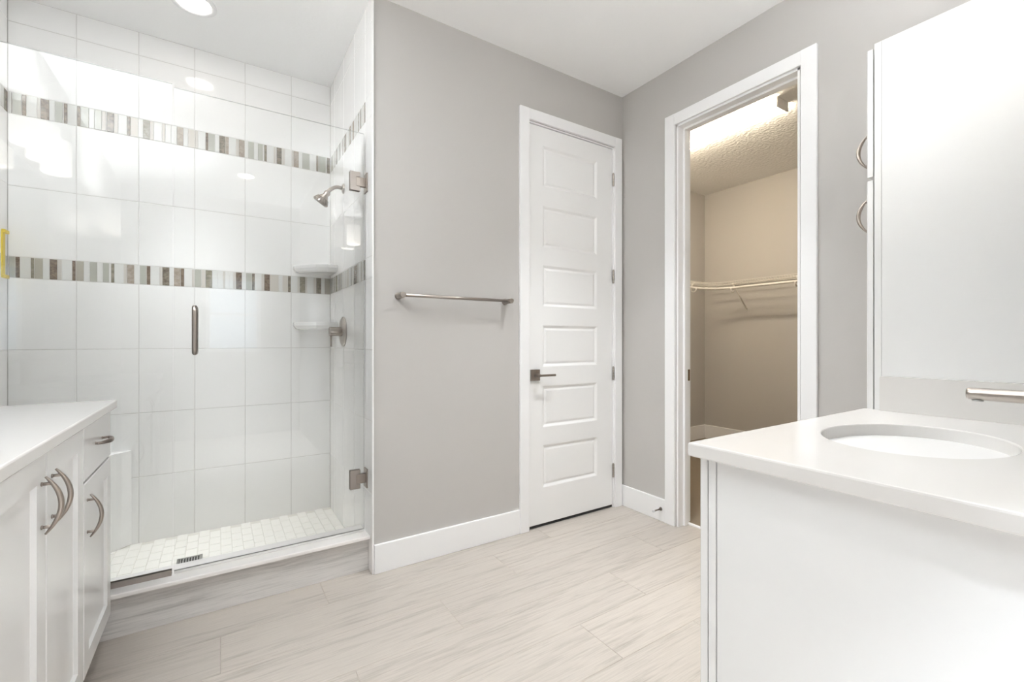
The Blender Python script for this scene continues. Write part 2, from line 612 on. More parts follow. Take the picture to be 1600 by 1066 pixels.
# window of the alcove behind the camera
wf = MB()
for a in ((WX0, WX0 + 0.04, WZ0, WZ1), (WX1 - 0.04, WX1, WZ0, WZ1), (WX0 + 0.04, WX1 - 0.04, WZ0, WZ0 + 0.04), (WX0 + 0.04, WX1 - 0.04, WZ1 - 0.04, WZ1), (WX0 + 0.04, WX1 - 0.04, 1.435, 1.465)):
    wf.box(a[0], a[1], Y0F - 0.08, Y0F - 0.02, a[2], a[3], 0.004)
win = struct('window_1', wf, M_trim, 'white framed window of the entry alcove', 'window')
for z0, z1 in ((WZ0 + 0.04, 1.435), (1.465, WZ1 - 0.04)):
    obj('pane', MB().box(WX0 + 0.04, WX1 - 0.04, Y0F - 0.052, Y0F - 0.046, z0, z1), M_glass, win)

# baseboards
def baseboard(m, x0, x1, y0, y1, h=0.1412):
    m.box(x0, x1, y0, y1, 0.0, h, 0.003)
struct('baseboard_back', (lambda m: (baseboard(m, XSR + 0.0095, 1.4835, YB - 0.015, YB), m)[1])(MB()), M_trim, 'white baseboard under the towel bar', 'baseboard')
struct('baseboard_right', (lambda m: (baseboard(m, XC - 0.015, XC, 1.8437, YB), m)[1])(MB()), M_trim, 'white baseboard between the panelled door and closet doorway', 'baseboard')
m = MB(); baseboard(m, XC - 0.015, XC, 0.62, 0.9915)
struct('baseboard_cabinet', m, M_trim, 'white baseboard between closet doorway and tall cabinet', 'baseboard')
m = MB(); baseboard(m, 4.716, 4.731, 0.48, 3.185, 0.165)
struct('baseboard_closet_back', m, M_trim, 'white baseboard along the far closet wall', 'baseboard')
m = MB(); baseboard(m, XC + 0.112, 4.716, 3.170, 3.185, 0.165)
struct('baseboard_closet_left', m, M_trim, 'white baseboard along the closet side wall', 'baseboard')

# casings
def casing_profile(m, axis, outer0, outer1, ztop, face, width, depth):
    """Flat door casing with a stepped inner bead, two legs and a head, in the plane axis=const."""
    for lo, hi in ((outer0, outer0 + width), (outer1 - width, outer1)):
        if axis == 'y':
            m.box(lo, hi, face - depth, face, 0, ztop, 0.003)
        else:
            m.box(face - depth, face, lo, hi, 0, ztop, 0.003)
    if axis == 'y':
        m.box(outer0 + width - 0.002, outer1 - width + 0.002, face - depth + 0.0006, face, ztop - width, ztop - 0.0006, 0.003)
    else:
        m.box(face - depth + 0.0006, face, outer0 + width - 0.002, outer1 - width + 0.002, ztop - width, ztop - 0.0006, 0.003)

m = MB()
casing_profile(m, 'y', 1.4835, 2.3265, 2.5165, YB, 0.066, 0.018)
# jamb lining and stop of the private door
m.box(DX0, DX0 + 0.0115, YB - 0.003, YB + 0.113, 0, DZ, 0.001)
m.box(DX1 - 0.0115, DX1, YB - 0.003, YB + 0.113, 0, DZ, 0.001)
m.box(DX0, DX1, YB - 0.003, YB + 0.113, DZ - 0.008, DZ, 0.001)
struct('trim_1', m, M_trim, 'white casing around the closed panelled door', 'door casing')

m = MB()
casing_profile(m, 'x', 0.9915, 1.8437, 2.5165, XC, 0.070, 0.018)
for lo, hi in ((CY0, CY0 + 0.012), (CY1 - 0.012, CY1)):
    m.box(XC - 0.003, XC + 0.115, lo, hi, 0, DZ, 0.001)
m.box(XC - 0.003, XC + 0.115, CY0, CY1, DZ - 0.012, DZ, 0.001)
# door stop strips
m.box(XC + 0.045, XC + 0.075, CY1 - 0.024, CY1 - 0.011, 0, DZ - 0.012, 0.002)
m.box(XC + 0.045, XC + 0.075, CY0 + 0.011, CY0 + 0.024, 0, DZ - 0.012, 0.002)
m.box(XC + 0.045, XC + 0.075, CY0 + 0.02, CY1 - 0.02, DZ - 0.024, DZ - 0.011, 0.002)
t2 = struct('trim_2', m, M_trim, 'white casing and jamb of the open closet doorway', 'door casing')
sp = MB()
sp.box(XC + 0.080, XC + 0.108, CY1 - 0.0145, CY1 - 0.0115, 0.885, 0.955, 0.001)
sp.box(XC + 0.076, XC + 0.080, CY1 - 0.0150, CY1 - 0.0115, 0.900, 0.940, 0.001)
obj('strike_plate', sp, M_brass, t2, 'bronze strike plate')

# ------------------------------------------------------------------ private door (closed)
door = thing('door_1', (1.90, YB, 0.0), 'closed white six panel door beside the towel bar', 'door')
door['kind'] = 'structure'
m = MB()
PAN = [(2.072, 2.325), (1.701, 1.958), (1.341, 1.596), (0.973, 1.229), (0.603, 0.858), (0.236, 0.496)]
panels = [(1.659, 2.112, a, b) for a, b in PAN]
prof = [(0.004, 0.0010), (0.016, 0.0085), (0.020, 0.0090), (0.030, 0.0055), (0.034, 0.0050)]
m.panel_face(lambda u, v, d: (u, YB + 0.001 + d, v), 1.5425, 2.2505, 0.018, 2.4345, 0.035, panels, prof, 0.002)
obj('door_slab', m, M_door, door)
m = MB(); m.box(1.5430, 2.2500, YB + 0.004, YB + 0.030, 0.002, 0.0178)  # black strip painted as the contact shadow in the gap under the slab
obj('door_gap_shade', m, M_dark, door, 'dark strip painted as the shade in the gap below the door')
# lever handle
m = MB()
m.box(1.567, 1.634, YB - 0.009, YB + 0.001, 0.892, 0.959, 0.002)
rose = obj('handle_rose', m, M_nickel_dk, door, 'square dark nickel rose')
m = MB()
m.cyl((1.600, YB - 0.009, 0.9255), (1.600, YB - 0.050, 0.9255), 0.011, 20, 0.001)
m.box(1.592, 1.716, YB - 0.062, YB - 0.049, 0.919, 0.932, 0.003)
obj('lever', m, M_nickel_dk, rose)
for z0, z1 in ((2.183, 2.270), (1.522, 1.612), (0.866, 0.956), (0.204, 0.297)):
    m = MB()
    m.box(2.2505, 2.2600, YB - 0.002, YB + 0.0005, z0, z1, 0.0005)
    for k in range(5):
        a = z0 + (z1 - z0) * k / 5
        m.cyl((2.254, YB - 0.006, a + 0.0008), (2.254, YB - 0.006, a + (z1 - z0) / 5 - 0.0008), 0.0062, 14, 0.0006)
    m.cyl((2.254, YB - 0.006, z1), (2.254, YB - 0.006, z1 + 0.004), 0.004, 12, 0.001)
    obj('hinge', m, M_nickel, door)

# door stop on the baseboard
t = thing('door_stop', (XC - 0.015, 1.873, 0.078), 'small nickel door stop sticking out of the baseboard beside closet doorway', 'door stop')
m = MB(); m.cyl((XC - 0.015, 1.873, 0.078), (XC - 0.021, 1.873, 0.078), 0.011, 20, 0.001); m.cyl((XC - 0.021, 1.873, 0.078), (XC - 0.078, 1.873, 0.078), 0.0048, 14)
obj('rod', m, M_nickel_dk, t)
m = MB(); m.cyl((XC - 0.078, 1.873, 0.078), (XC - 0.092, 1.873, 0.078), 0.0075, 16, 0.002)
obj('rubber_tip', m, M_rubber, t, 'pale rubber tip')

# ------------------------------------------------------------------ towel bar
tb = thing('towel_bar', (1.07, YB, 1.357), 'brushed nickel towel bar on the greige wall beside the panelled door', 'towel bar')
for xx in (0.757, 1.385):
    m = MB()
    m.cyl((xx, YB, 1.357), (xx, YB - 0.006, 1.357), 0.0185, 28, 0.0012)
    m.cyl((xx, YB - 0.006, 1.357), (xx, YB - 0.078, 1.357), 0.0145, 28, 0.0015)
    obj('post', m, M_nickel, tb)
m = MB()
m.cyl((0.757, YB - 0.060, 1.357), (1.385, YB - 0.060, 1.357), 0.0085, 20)
obj('bar', m, M_nickel, tb)

# ------------------------------------------------------------------ shower
ZROWS = [(0.022, 0.388), (0.388, 0.738), (0.738, 1.088), (1.088, 1.440), None, (1.545, 1.890), (1.890, 2.240), None, (2.345, 2.690), (2.690, CEIL)]
BANDS = [(1.440, 1.545), (2.240, 2.345)]
GAP = 0.0022
def tile_wall(m, M, ucuts, rows):
    """Bevelled tiles, each an island, over a grout bed. M(u, z, h): h = height above the bed."""
    for r in rows:
        if r is None:
            continue
        z0, z1 = r
        for a, b in zip(ucuts, ucuts[1:]):
            t = bmesh.new()
            g, e, h = GAP / 2, 0.0016, 0.0080
            out = [(a + g, z0 + g), (b - g, z0 + g), (b - g, z1 - g), (a + g, z1 - g)]
            mid = [(a + g, z0 + g), (b - g, z0 + g), (b - g, z1 - g), (a + g, z1 - g)]
            inn = [(a + g + e, z0 + g + e), (b - g - e, z0 + g + e), (b - g - e, z1 - g - e), (a + g + e, z1 - g - e)]
            r0 = [t.verts.new(M(u, z, 0)) for u, z in out]
            r1 = [t.verts.new(M(u, z, h - e)) for u, z in mid]
            r2 = [t.verts.new(M(u, z, h)) for u, z in inn]
            for q in range(4):
                s = (q + 1) % 4
                t.faces.new((r0[q], r0[s], r1[s], r1[q]))
                t.faces.new((r1[q], r1[s], r2[s], r2[q]))
            t.faces.new(r2)
            m._take(t, 0, False)

def bed(m, M, u0, u1, z0, z1):
    t = bmesh.new()
    t.faces.new([t.verts.new(M(u, z, h)) for u, z, h in ((u0, z0, 0.0070), (u1, z0, 0.0070), (u1, z1, 0.0070), (u0, z1, 0.0070))])
    m._take(t, 1, False)

def mosaic(M, u0, u1, z0, z1, strips):
    """Vertical strips of glass and stone between u0 and u1; plain white glass fills the gaps."""
    keys = list(STRIP)
    m = MB()
    segs, x = [], u0
    for a, b, k in strips:
        a, b = max(a, x), min(b, u1)
        if b - a < 0.002:
            continue
        if a - x > 0.004:
            n = max(1, round((a - x) / 0.026))
            for i in range(n):
                segs.append((x + (a - x) * i / n, x + (a - x) * (i + 1) / n, 'W'))
        elif a > x:
            a = x
        segs.append((a, b, k))
        x = b
    if u1 - x > 0.004:
        segs.append((x, u1, 'W'))
    for a, b, k in segs:
        t = bmesh.new()
        g, e, h = 0.0008, 0.0007, 0.0083
        out = [(a + g, z0 + 0.002), (b - g, z0 + 0.002), (b - g, z1 - 0.002), (a + g, z1 - 0.002)]
        inn = [(a + g + e, z0 + 0.0027), (b - g - e, z0 + 0.0027), (b - g - e, z1 - 0.0027), (a + g + e, z1 - 0.0027)]
        r0 = [t.verts.new(M(u, z, 0)) for u, z in out]
        r1 = [t.verts.new(M(u, z, h - e)) for u, z in out]
        r2 = [t.verts.new(M(u, z, h)) for u, z in inn]
        for q in range(4):
            s = (q + 1) % 4
            t.faces.new((r0[q], r0[s], r1[s], r1[q]))
            t.faces.new((r1[q], r1[s], r2[s], r2[q]))
        t.faces.new(r2)
        m._take(t, keys.index(k), False)
    return m, [STRIP[k] for k in keys]

B_UP = '-845,-841,D;-839,-809,G;-806,-793,B;-756,-744,L;-741,-712,B;-692,-663,G;-659,-645,B;-609,-596,B;-593,-564,G;-542,-514,G;-511,-497,L;-493,-464,B;-462,-448,L;-411,-397,B;-394,-364,g;-344,-314,S;-311,-298,L;-261,-248,L;-195,-165,b;-144,-110,g;-108,-96,L;-61,-47,B;-46,-15,G;6,36,D;39,54,b;90,105,L;108,136,b;154,185,G;205,233,G;239,254,D;291,303,L;307,337,D;339,354,L;392,403,L;405,435,b;454,499,G;538,552,D;555,597,G;603,623,D'
B_LO = '-851,-831,G;-828,-815,B;-778,-765,S;-762,-734,Y;-711,-682,B;-679,-666,L;-628,-614,B;-612,-583,Y;-561,-531,G;-510,-484,G;-477,-463,S;-425,-412,L;-410,-381,b;-358,-329,G;-326,-312,B;-273,-261,L;-258,-228,D;-209,-178,b;-176,-161,B;-125,-114,L;-112,-81,G;-78,-61,L;-57,-28,S;25,36,L;76,90,L;92,121,B;142,173,G;175,189,D;224,239,L;242,271,B;273,320,g;341,371,g;373,388,D;426,439,L;441,473,S;474,484,L;522,538,L;541,569,D;590,627,Y'
def parse(s):
    return [(int(a) / 1000, int(b) / 1000, k) for a, b, k in (x.split(',') for x in s.split(';'))]
def random_strips(u0, u1, seed):
    rng = random.Random(seed)
    x, out = u0, []
    while x < u1:
        wd = rng.choice((0.014, 0.014, 0.029))
        k = rng.choice('GGYBDSLbgWW') if wd > 0.02 else rng.choice('BDLLSDWGY')
        out.append((x, min(x + wd, u1), k))
        x += wd + rng.choice((0.002, 0.018, 0.03))
    return out

HT = 0.008
def shower_wall(name, M, ucuts, u0, u1, strips2, label):
    m = MB()
    bed(m, M, ucuts[0], ucuts[-1], 0.0, CEIL)
    tile_wall(m, M, ucuts, ZROWS)
    w = struct(name, m, [M_tile, M_grout], label, 'tiled wall')
    for (z0, z1), st in zip(BANDS, strips2):
        mm, ms = mosaic(M, u0, u1, z0, z1, st)
        obj('mosaic_band', mm, ms, w, 'mosaic band of narrow upright strips in white, grey and brown')
    return w
back = shower_wall('wall_shower_back', lambda u, z, h: (u, YSB + HT - h, z), [XSL, -0.6115, -0.3625, -0.1125, 0.1375, 0.390, XSR], XSL + 0.004, XSR - 0.001, [parse(B_LO), parse(B_UP)], 'white tiled back wall of the shower with two mosaic bands')
YT0 = 2.206
shower_wall('wall_shower_right', lambda u, z, h: (XSR + HT - h, u, z), [YT0, 2.330, 2.547, 2.797, 3.047, YSB], 2.330, YSB - 0.001, [random_strips(2.331, YSB, 5), random_strips(2.331, YSB, 9)], 'white tiled shower wall carrying the shower head')
shower_wall('wall_shower_left', lambda u, z, h: (XSL - HT + h, u, z), [YT0, 2.330, 2.547, 2.797, 3.047, YSB], 2.330, YSB - 0.001, [random_strips(2.331, YSB, 3), random_strips(2.331, YSB, 4)], 'white tiled shower wall behind the yellow strip')
# bullnose tile filling the band ends beside the opening, and tile edge
m = MB()
for x0, x1 in ((XSR, XSR + 0.0085), (XSL - 0.0085, XSL)):
    for z0, z1 in BANDS:
        m.box(x0, x1, YT0 + 0.001, 2.329, z0 + 0.001, z1 - 0.001, 0.001)
    m.box(x0 + 0.001, x1, YT0 - 0.002, YT0 + 0.001, 0.0, CEIL, 0.0008)
struct('trim_4', m, M_tile, 'white bullnose tile edge at the shower opening', 'tile edge')

# shower floor: small rectangular mosaic tiles
m = MB()
m.box(XSL, XSR, 2.38, YSB, -0.02, 0.0275, mi=1)
nx, ny = 29, 8
for i in range(nx):
    for j in range(ny):
        a, b = XSL + (XSR - XSL) * i / nx, XSL + (XSR - XSL) * (i + 1) / nx
        off = 0.0 if i % 2 == 0 else 0.05
        c, d = 2.385 + 0.1 * j + off - 0.05, 2.385 + 0.1 * (j + 1) + off - 0.05
        c, d = max(c, 2.385), min(d, YSB)
        if d - c < 0.01:
            continue
        t = bmesh.new()
        g = 0.0011
        tv = [t.verts.new((x, y, 0.030)) for x, y in ((a + g + 0.001, c + g + 0.001), (b - g - 0.001, c + g + 0.001), (b - g - 0.001, d - g - 0.001), (a + g + 0.001, d - g - 0.001))]
        bv = [t.verts.new((x, y, 0.0270)) for x, y in ((a + g, c + g), (b - g, c + g), (b - g, d - g), (a + g, d - g))]
        t.faces.new(tv)
        for q in range(4):
            t.faces.new((bv[q], bv[(q + 1) % 4], tv[(q + 1) % 4], tv[q]))
        m._take(t, 0, False)
M_floortile = mat('shower_floor_tile', (0.85, 0.83, 0.78), 0.3)
M_floorgrout = mat('shower_floor_grout', (0.74, 0.715, 0.66), 0.8)
struct('floor_shower', m, [M_floortile, M_floorgrout], 'cream mosaic tile floor of the shower', 'shower floor')

# curb
curb = thing('shower_curb', (-0.116, 2.30, 0), 'grey wood-look shower curb with a white cap below the glass door', 'curb')
curb['kind'] = 'structure'
m = MB(); m.box(XSL, XSR - 0.001, 2.266, 2.395, 0.0, 0.160, 0.001)
obj('curb_face', m, M_curbwood, curb, 'grey wood-look tile face')
m = MB(); m.box(XSL, XSR - 0.0005, 2.236, 2.405, 0.160, 0.178, 0.004)
obj('curb_cap', m, M_curbcap, curb, 'white cap')

# corner bench in the shower
m = MB()
m.prism([(-0.392, YSB), (XSL, YSB), (XSL, 2.735)], 0.03, 0.539, 'z', 0.002)
struct('trim_5', m, M_tile, 'white corner bench at the back of the shower', 'shower bench')

# corner shelves
def corner_shelf(zc, label):
    m = MB()
    leg, cut = 0.225, 0.055
    poly = [(XSR, YSB), (XSR - leg, YSB), (XSR - leg, YSB - cut), (XSR - cut * 2.2, YSB - leg + 0.035), (XSR - cut, YSB - leg), (XSR, YSB - leg)]
    t = bmesh.new()
    def ring(s, z):
        c = Vector((XSR - 0.05, YSB - 0.05))
        out = []
        for x, y in poly:
            xx = XSR if abs(x - XSR) < 1e-6 else c.x + (x - c.x) * s
            yy = YSB if abs(y - YSB) < 1e-6 else c.y + (y - c.y) * s
            out.append(t.verts.new((xx, yy, z)))
        return out
    rings = [ring(0.80, zc - 0.028), ring(0.93, zc - 0.022), ring(1.0, zc - 0.004), ring(1.0, zc + 0.012), ring(0.985, zc + 0.016), ring(0.93, zc + 0.016), ring(0.90, zc + 0.008)]
    n = len(poly)
    for a, b in zip(rings, rings[1:]):
        for i in range(n):
            f = t.faces.new((a[i], a[(i + 1) % n], b[(i + 1) % n], b[i]))
    t.faces.new(rings[0][::-1])
    t.faces.new(rings[-1])
    m._take(t, 0, False)
    o = obj('corner_shelf', m, M_tile)
    return tag(o, label, 'shower shelf', 'ceramic shelves in the shower corner')
corner_shelf(1.590, 'white ceramic corner shelf of the shower just above the lower mosaic band')
corner_shelf(1.232, 'white ceramic corner shelf of the shower beside the valve')

# shower glass
GY0, GY1 = 2.300, 2.310
def pane(m, x0, x1, z0, z1):
    t = bmesh.new()
    vs = [t.verts.new((x, y, z)) for x in (x0, x1) for y in (GY0, GY1) for z in (z0, z1)]
    for f in ((0, 1, 3, 2), (4, 6, 7, 5), (0, 4, 5, 1), (2, 3, 7, 6), (0, 2, 6, 4), (1, 5, 7, 3)):
        fc = t.faces.new([vs[i] for i in f])
        ys = {round(vs[i].co.y, 4) for i in f}
        fc.material_index = 0 if len(ys) == 1 else 1
    bmesh.ops.recalc_face_normals(t, faces=t.faces)
    mp = {v: m.bm.verts.new(v.co) for v in t.verts}
    for f in t.faces:
        nf = m.bm.faces.new([mp[v] for v in f.verts])
        nf.material_index = f.material_index
    t.free()

fx = thing('glass_panel', (-0.5, 2.305, 0.178), 'fixed clear glass shower panel behind the sink vanity', 'shower glass')
m = MB(); pane(m, XSL + 0.002, -0.1565, 0.184, 2.181)
obj('pane', m, [M_glass, M_glassedge], fx)
m = MB(); m.box(XSL + 0.001, -0.158, 2.294, 2.2985, 0.178, 0.200, 0.0005); m.box(XSL + 0.001, -0.158, 2.3115, 2.316, 0.178, 0.200, 0.0005); m.box(XSL + 0.001, -0.158, 2.2985, 2.3115, 0.178, 0.183)
obj('channel', m, M_nickel, fx, 'brushed nickel channel')

gd = thing('shower_door', (0.23, 2.305, 0.178), 'frameless clear glass shower door hinged at the tiled wall', 'shower door')
m = MB(); pane(m, -0.1510, 0.6120, 0.192, 2.168)
obj('pane', m, [M_glass, M_glassedge], gd)
m = MB(); m.box(-0.150, 0.611, 2.3005, 2.3095, 0.1805, 0.1915, 0.001)
obj('bottom_sweep', m, M_sweep, gd)
for zc in (1.922, 0.446):
    m = MB()
    for y0, y1 in ((2.2935, 2.2995), (2.3105, 2.3165)):
        m.prism([(0.543, zc - 0.047), (0.593, zc - 0.047), (0.593, zc - 0.024), (0.570, zc - 0.024), (0.570, zc + 0.024), (0.593, zc + 0.024), (0.593, zc + 0.047), (0.543, zc + 0.047)], y0, y1, 'y', 0.0015)
    hb = obj('hinge', m, M_hinge, gd)
    m = MB()
    m.box(0.5715, 0.6195, 2.2945, 2.3155, zc - 0.0225, zc + 0.0225, 0.0015)
    m.box(0.6190, XSR, 2.278, 2.332, zc - 0.047, zc + 0.047, 0.0015)
    obj('wall_plate', m, M_nickel_dk, hb)
m = MB()
def cpull(y, sgn):
    yy = y + sgn * 0.048
    r = 0.02
    pts = [(-0.080, y, 1.092), (-0.080, yy - sgn * r, 1.092)]
    pts = []
    z0, z1 = 1.082, 1.270
    pts.append((-0.080, y, z0))
    for k in range(7):
        a = PI / 2 * k / 6
        pts.append((-0.080, yy - sgn * r + sgn * r * math.sin(a), z0 + r - r * math.cos(a)))
    for k in range(7):
        a = PI / 2 * k / 6
        pts.append((-0.080, yy - sgn * r + sgn * r * math.cos(a), z1 - r + r * math.sin(a)))
    pts.append((-0.080, y, z1))
    m.sweep(pts, 0.0095, 16)
cpull(2.2995, -1)
cpull(2.3105, 1)
obj('pull_handle', m, M_nickel, gd, 'brushed nickel pull handle')

# shower head
sh = thing('shower_spray', (XSR, 2.797, 2.035), 'brushed nickel shower head on a bent arm from the tiled wall', 'shower head')
m = MB(); m.lathe_axis([(XSR, 2.797, 2.035), (XSR - 0.003, 2.797, 2.035), (XSR - 0.009, 2.797, 2.035), (XSR - 0.011, 2.797, 2.035)], [0.030, 0.030, 0.022, 0.012], 28)
obj('flange', m, M_nickel, sh)
m = MB()
pts = [(XSR, 2.797, 2.035), (XSR - 0.030, 2.797, 2.038)]
for k in range(1, 9):
    a = k / 8
    pts.append((XSR - 0.030 - 0.050 * a, 2.797, 2.038 - 0.028 * a * a))
pts.append((XSR - 0.092, 2.797, 1.998))
m.sweep(pts, 0.0105, 16)
obj('arm', m, M_nickel, sh)
A = Vector((XSR - 0.084, 2.797, 2.004)); D = Vector((-0.52, 0.30, -0.79)).normalized()
m = MB()
m.lathe_axis([A, A + D * 0.006, A + D * 0.016, A + D * 0.028, A + D * 0.062, A + D * 0.080, A + D * 0.084], [0.010, 0.0165, 0.0180, 0.0155, 0.036, 0.043, 0.041], 36)
for k in range(18):
    a = 2 * PI * k / 18
    u = D.cross(Vector((0, 1, 0))).normalized(); v = D.cross(u).normalized()
    q = u * math.cos(a) + v * math.sin(a)
    m.sweep([A + D * 0.050 + q * 0.0305, A + D * 0.078 + q * 0.0435], 0.0026, 6)
hd = obj('head', m, M_nickel, sh)
m = MB(); m.lathe_axis([A + D * 0.0835, A + D * 0.0865], [0.038, 0.036], 32)
obj('spray_face', m, M_steel, hd, 'grey spray face')

# valve
vv = thing('shower_valve', (XSR, 2.80, 1.187), 'round nickel shower valve with a small lever on tiled wall', 'shower valve')
m = MB(); m.lathe_axis([(XSR, 2.80, 1.187), (XSR - 0.004, 2.80, 1.187), (XSR - 0.010, 2.80, 1.187), (XSR - 0.012, 2.80, 1.187)], [0.088, 0.088, 0.078, 0.05], 48)
obj('escutcheon', m, M_nickel, vv)
m = MB(); m.cyl((XSR - 0.010, 2.80, 1.187), (XSR - 0.080, 2.80, 1.187), 0.026, 32, 0.002)
kn = obj('handle', m, M_nickel, vv)
m = MB(); m.cyl((XSR - 0.070, 2.80, 1.165), (XSR - 0.070, 2.80, 1.098), 0.0052, 16, 0.001)
obj('lever', m, M_nickel_dk, kn)

# drain
dr = thing('shower_drain', (-0.118, 2.775, 0.030), 'square steel drain grate set in the cream shower floor', 'drain')
m = MB()
x0, x1, y0, y1 = -0.172, -0.066, 2.722, 2.828
for a in ((x0, x1, y0, y0 + 0.010), (x0, x1, y1 - 0.010, y1), (x0, x0 + 0.010, y0, y1), (x1 - 0.010, x1, y0, y1)):
    m.box(a[0], a[1], a[2], a[3], 0.0295, 0.0335, 0.0005)
for k in range(8):
    xx = x0 + 0.012 + k * 0.0115
    m.box(xx, xx + 0.0055, y0 + 0.008, y1 - 0.008, 0.0295, 0.0330)
obj('grate', m, M_steel, dr)
m = MB(); m.box(x0 + 0.004, x1 - 0.004, y0 + 0.004, y1 - 0.004, 0.0285, 0.0302)
obj('drain_well', m, M_dark, dr, 'dark well below the grate')

# yellow strip on the left shower wall, near the corner
m = MB()
for (z0, z1, ln) in ((1.435, 1.655, 0.0),):
    m.box(XSL, XSL + 0.006, 3.098, 3.128, z0, z1, 0.001)
    m.box(XSL, XSL + 0.014, 3.098, 3.152, z0 - 0.004, z0 + 0.012, 0.002)
    m.box(XSL, XSL + 0.014, 3.098, 3.152, z1 - 0.010, z1 + 0.006, 0.002)
tag(obj('plastic_strip', m, M_yellow), 'yellow plastic strip with hooked ends on shower wall at lower mosaic band', 'plastic strip')

# ------------------------------------------------------------------ downlights
def downlight(x, y, label, power, spread=1.8, color=(0.95, 0.985, 1.0)):
    t = thing('ceiling_downlight', (x, y, CEIL), label, 'ceiling light', 'recessed ceiling downlights')
    m = MB()
    m.lathe_axis([(x, y, CEIL), (x, y, CEIL - 0.003), (x, y, CEIL - 0.006), (x, y, CEIL - 0.006), (x, y, CEIL - 0.001)], [0.098, 0.098, 0.090, 0.076, 0.072], 40, caps=False)
    obj('trim_ring', m, M_trim, t)
    m = MB()
    m.lathe_axis([(x, y, CEIL - 0.0005), (x, y, CEIL - 0.0030)], [0.0745, 0.070], 40)
    obj('lens', m, M_canlens, t, 'glowing lens')
    area_light('downlight_lamp', (x, y, CEIL - 0.010), (0, 0, 0), power, color, 'DISK', 0.14, spread=spread)
downlight(-0.101, 2.757, 'lit round downlight in the ceiling above the shower', P_SHOWER_CAN, 0.85)
downlight(0.24, 0.95, 'lit round downlight in the ceiling above the bathroom floor', P_CAN)
downlight(1.60, 1.38, 'lit round fill downlight added in the ceiling near the panelled door', 3.8, 1.3)  # unseen lamp, added to brighten the far corner by the door
downlight(0.24, -0.74, 'lit round fill downlight added in the ceiling of the entry alcove', P_ALCOVE_FILL, 1.05, (0.82, 0.91, 1.0))  # unseen lamp, added as front fill for surfaces facing the camera

# ------------------------------------------------------------------ arched pull
def arch_pull(name, parent, C, L, N, material=None, half=0.064, post=0.048):
    """Crescent pull centred at C on a face; L along its length, N out of the face."""
    C, L, N = Vector(C), Vector(L).normalized(), Vector(N).normalized()
    S = L.cross(N)
    m = MB()
    pts, rr = [], []
    k = 20
    for i in range(k + 1):
        t = -1 + 2 * i / k
        off = 0.007 + 0.026 * (1 - t * t)
        pts.append(C + L * (half * t) + N * off)
        wgt = max(0.0, 1 - abs(t) ** 2.4)
        rr.append((0.0022 + 0.0032 * wgt, 0.0024 + 0.0056 * wgt))
    m.sweep(pts, rr, 12, up=N)
    for s in (-1, 1):
        t = s * post / half
        off = 0.007 + 0.026 * (1 - t * t)
        m.cyl(C + L * (s * post), C + L * (s * post) + N * off, 0.0036, 12)
        m.cyl(C + L * (s * post), C + L * (s * post) + N * 0.003, 0.0048, 14, 0.0006)
    return obj(name, m, material or M_pull, parent)

# ------------------------------------------------------------------ counters with undermount sinks
def counter(x0, x1, y0, y1, z0, z1, sink=None, r=0.004, N=96):
    """Slab with eased edges and an elliptical cut-out sink=(cx, cy, a, b)."""
    m = MB()
    t = bmesh.new()
    cx, cy, a, b = sink
    angs = [2 * PI * i / N for i in range(N)]
    def rect_pt(ang, ins):
        X0, X1, Y0, Y1 = x0 + ins, x1 - ins, y0 + ins, y1 - ins
        dx, dy = a * math.cos(ang), b * math.sin(ang)
        s = 1e9
        if dx > 1e-9: s = min(s, (X1 - cx) / dx)
        if dx < -1e-9: s = min(s, (X0 - cx) / dx)
        if dy > 1e-9: s = min(s, (Y1 - cy) / dy)
        if dy < -1e-9: s = min(s, (Y0 - cy) / dy)
        return [cx + dx * s, cy + dy * s]
    def rect_ring(ins, z):
        P = [rect_pt(q, ins) for q in angs]
        X0, X1, Y0, Y1 = x0 + ins, x1 - ins, y0 + ins, y1 - ins
        for c in ((X0, Y0), (X1, Y0), (X0, Y1), (X1, Y1)):
            ac = math.atan2((c[1] - cy) / b, (c[0] - cx) / a) % (2 * PI)
            i = min(range(N), key=lambda k: min(abs(angs[k] - ac), 2 * PI - abs(angs[k] - ac)))
            P[i] = list(c)
        return [t.verts.new((p[0], p[1], z)) for p in P]
    def ell_ring(g, z):
        return [t.verts.new((cx + (a + g) * math.cos(q), cy + (b + g) * math.sin(q), z)) for q in angs]
    rings = [ell_ring(0, z0), ell_ring(0, z1 - 0.003), ell_ring(0.0009, z1 - 0.0009), ell_ring(0.003, z1), rect_ring(r, z1), rect_ring(r * 0.3, z1 - r * 0.3), rect_ring(0, z1 - r), rect_ring(0, z0 + r), rect_ring(r * 0.3, z0 + r * 0.3), rect_ring(r, z0), None]
    rings[-1] = rings[0]
    for A_, B_ in zip(rings, rings[1:]):
        for i in range(N):
            q = (i + 1) % N
            t.faces.new((A_[i], A_[q], B_[q], B_[i]))
    m._take(t, 0, False)
    return m

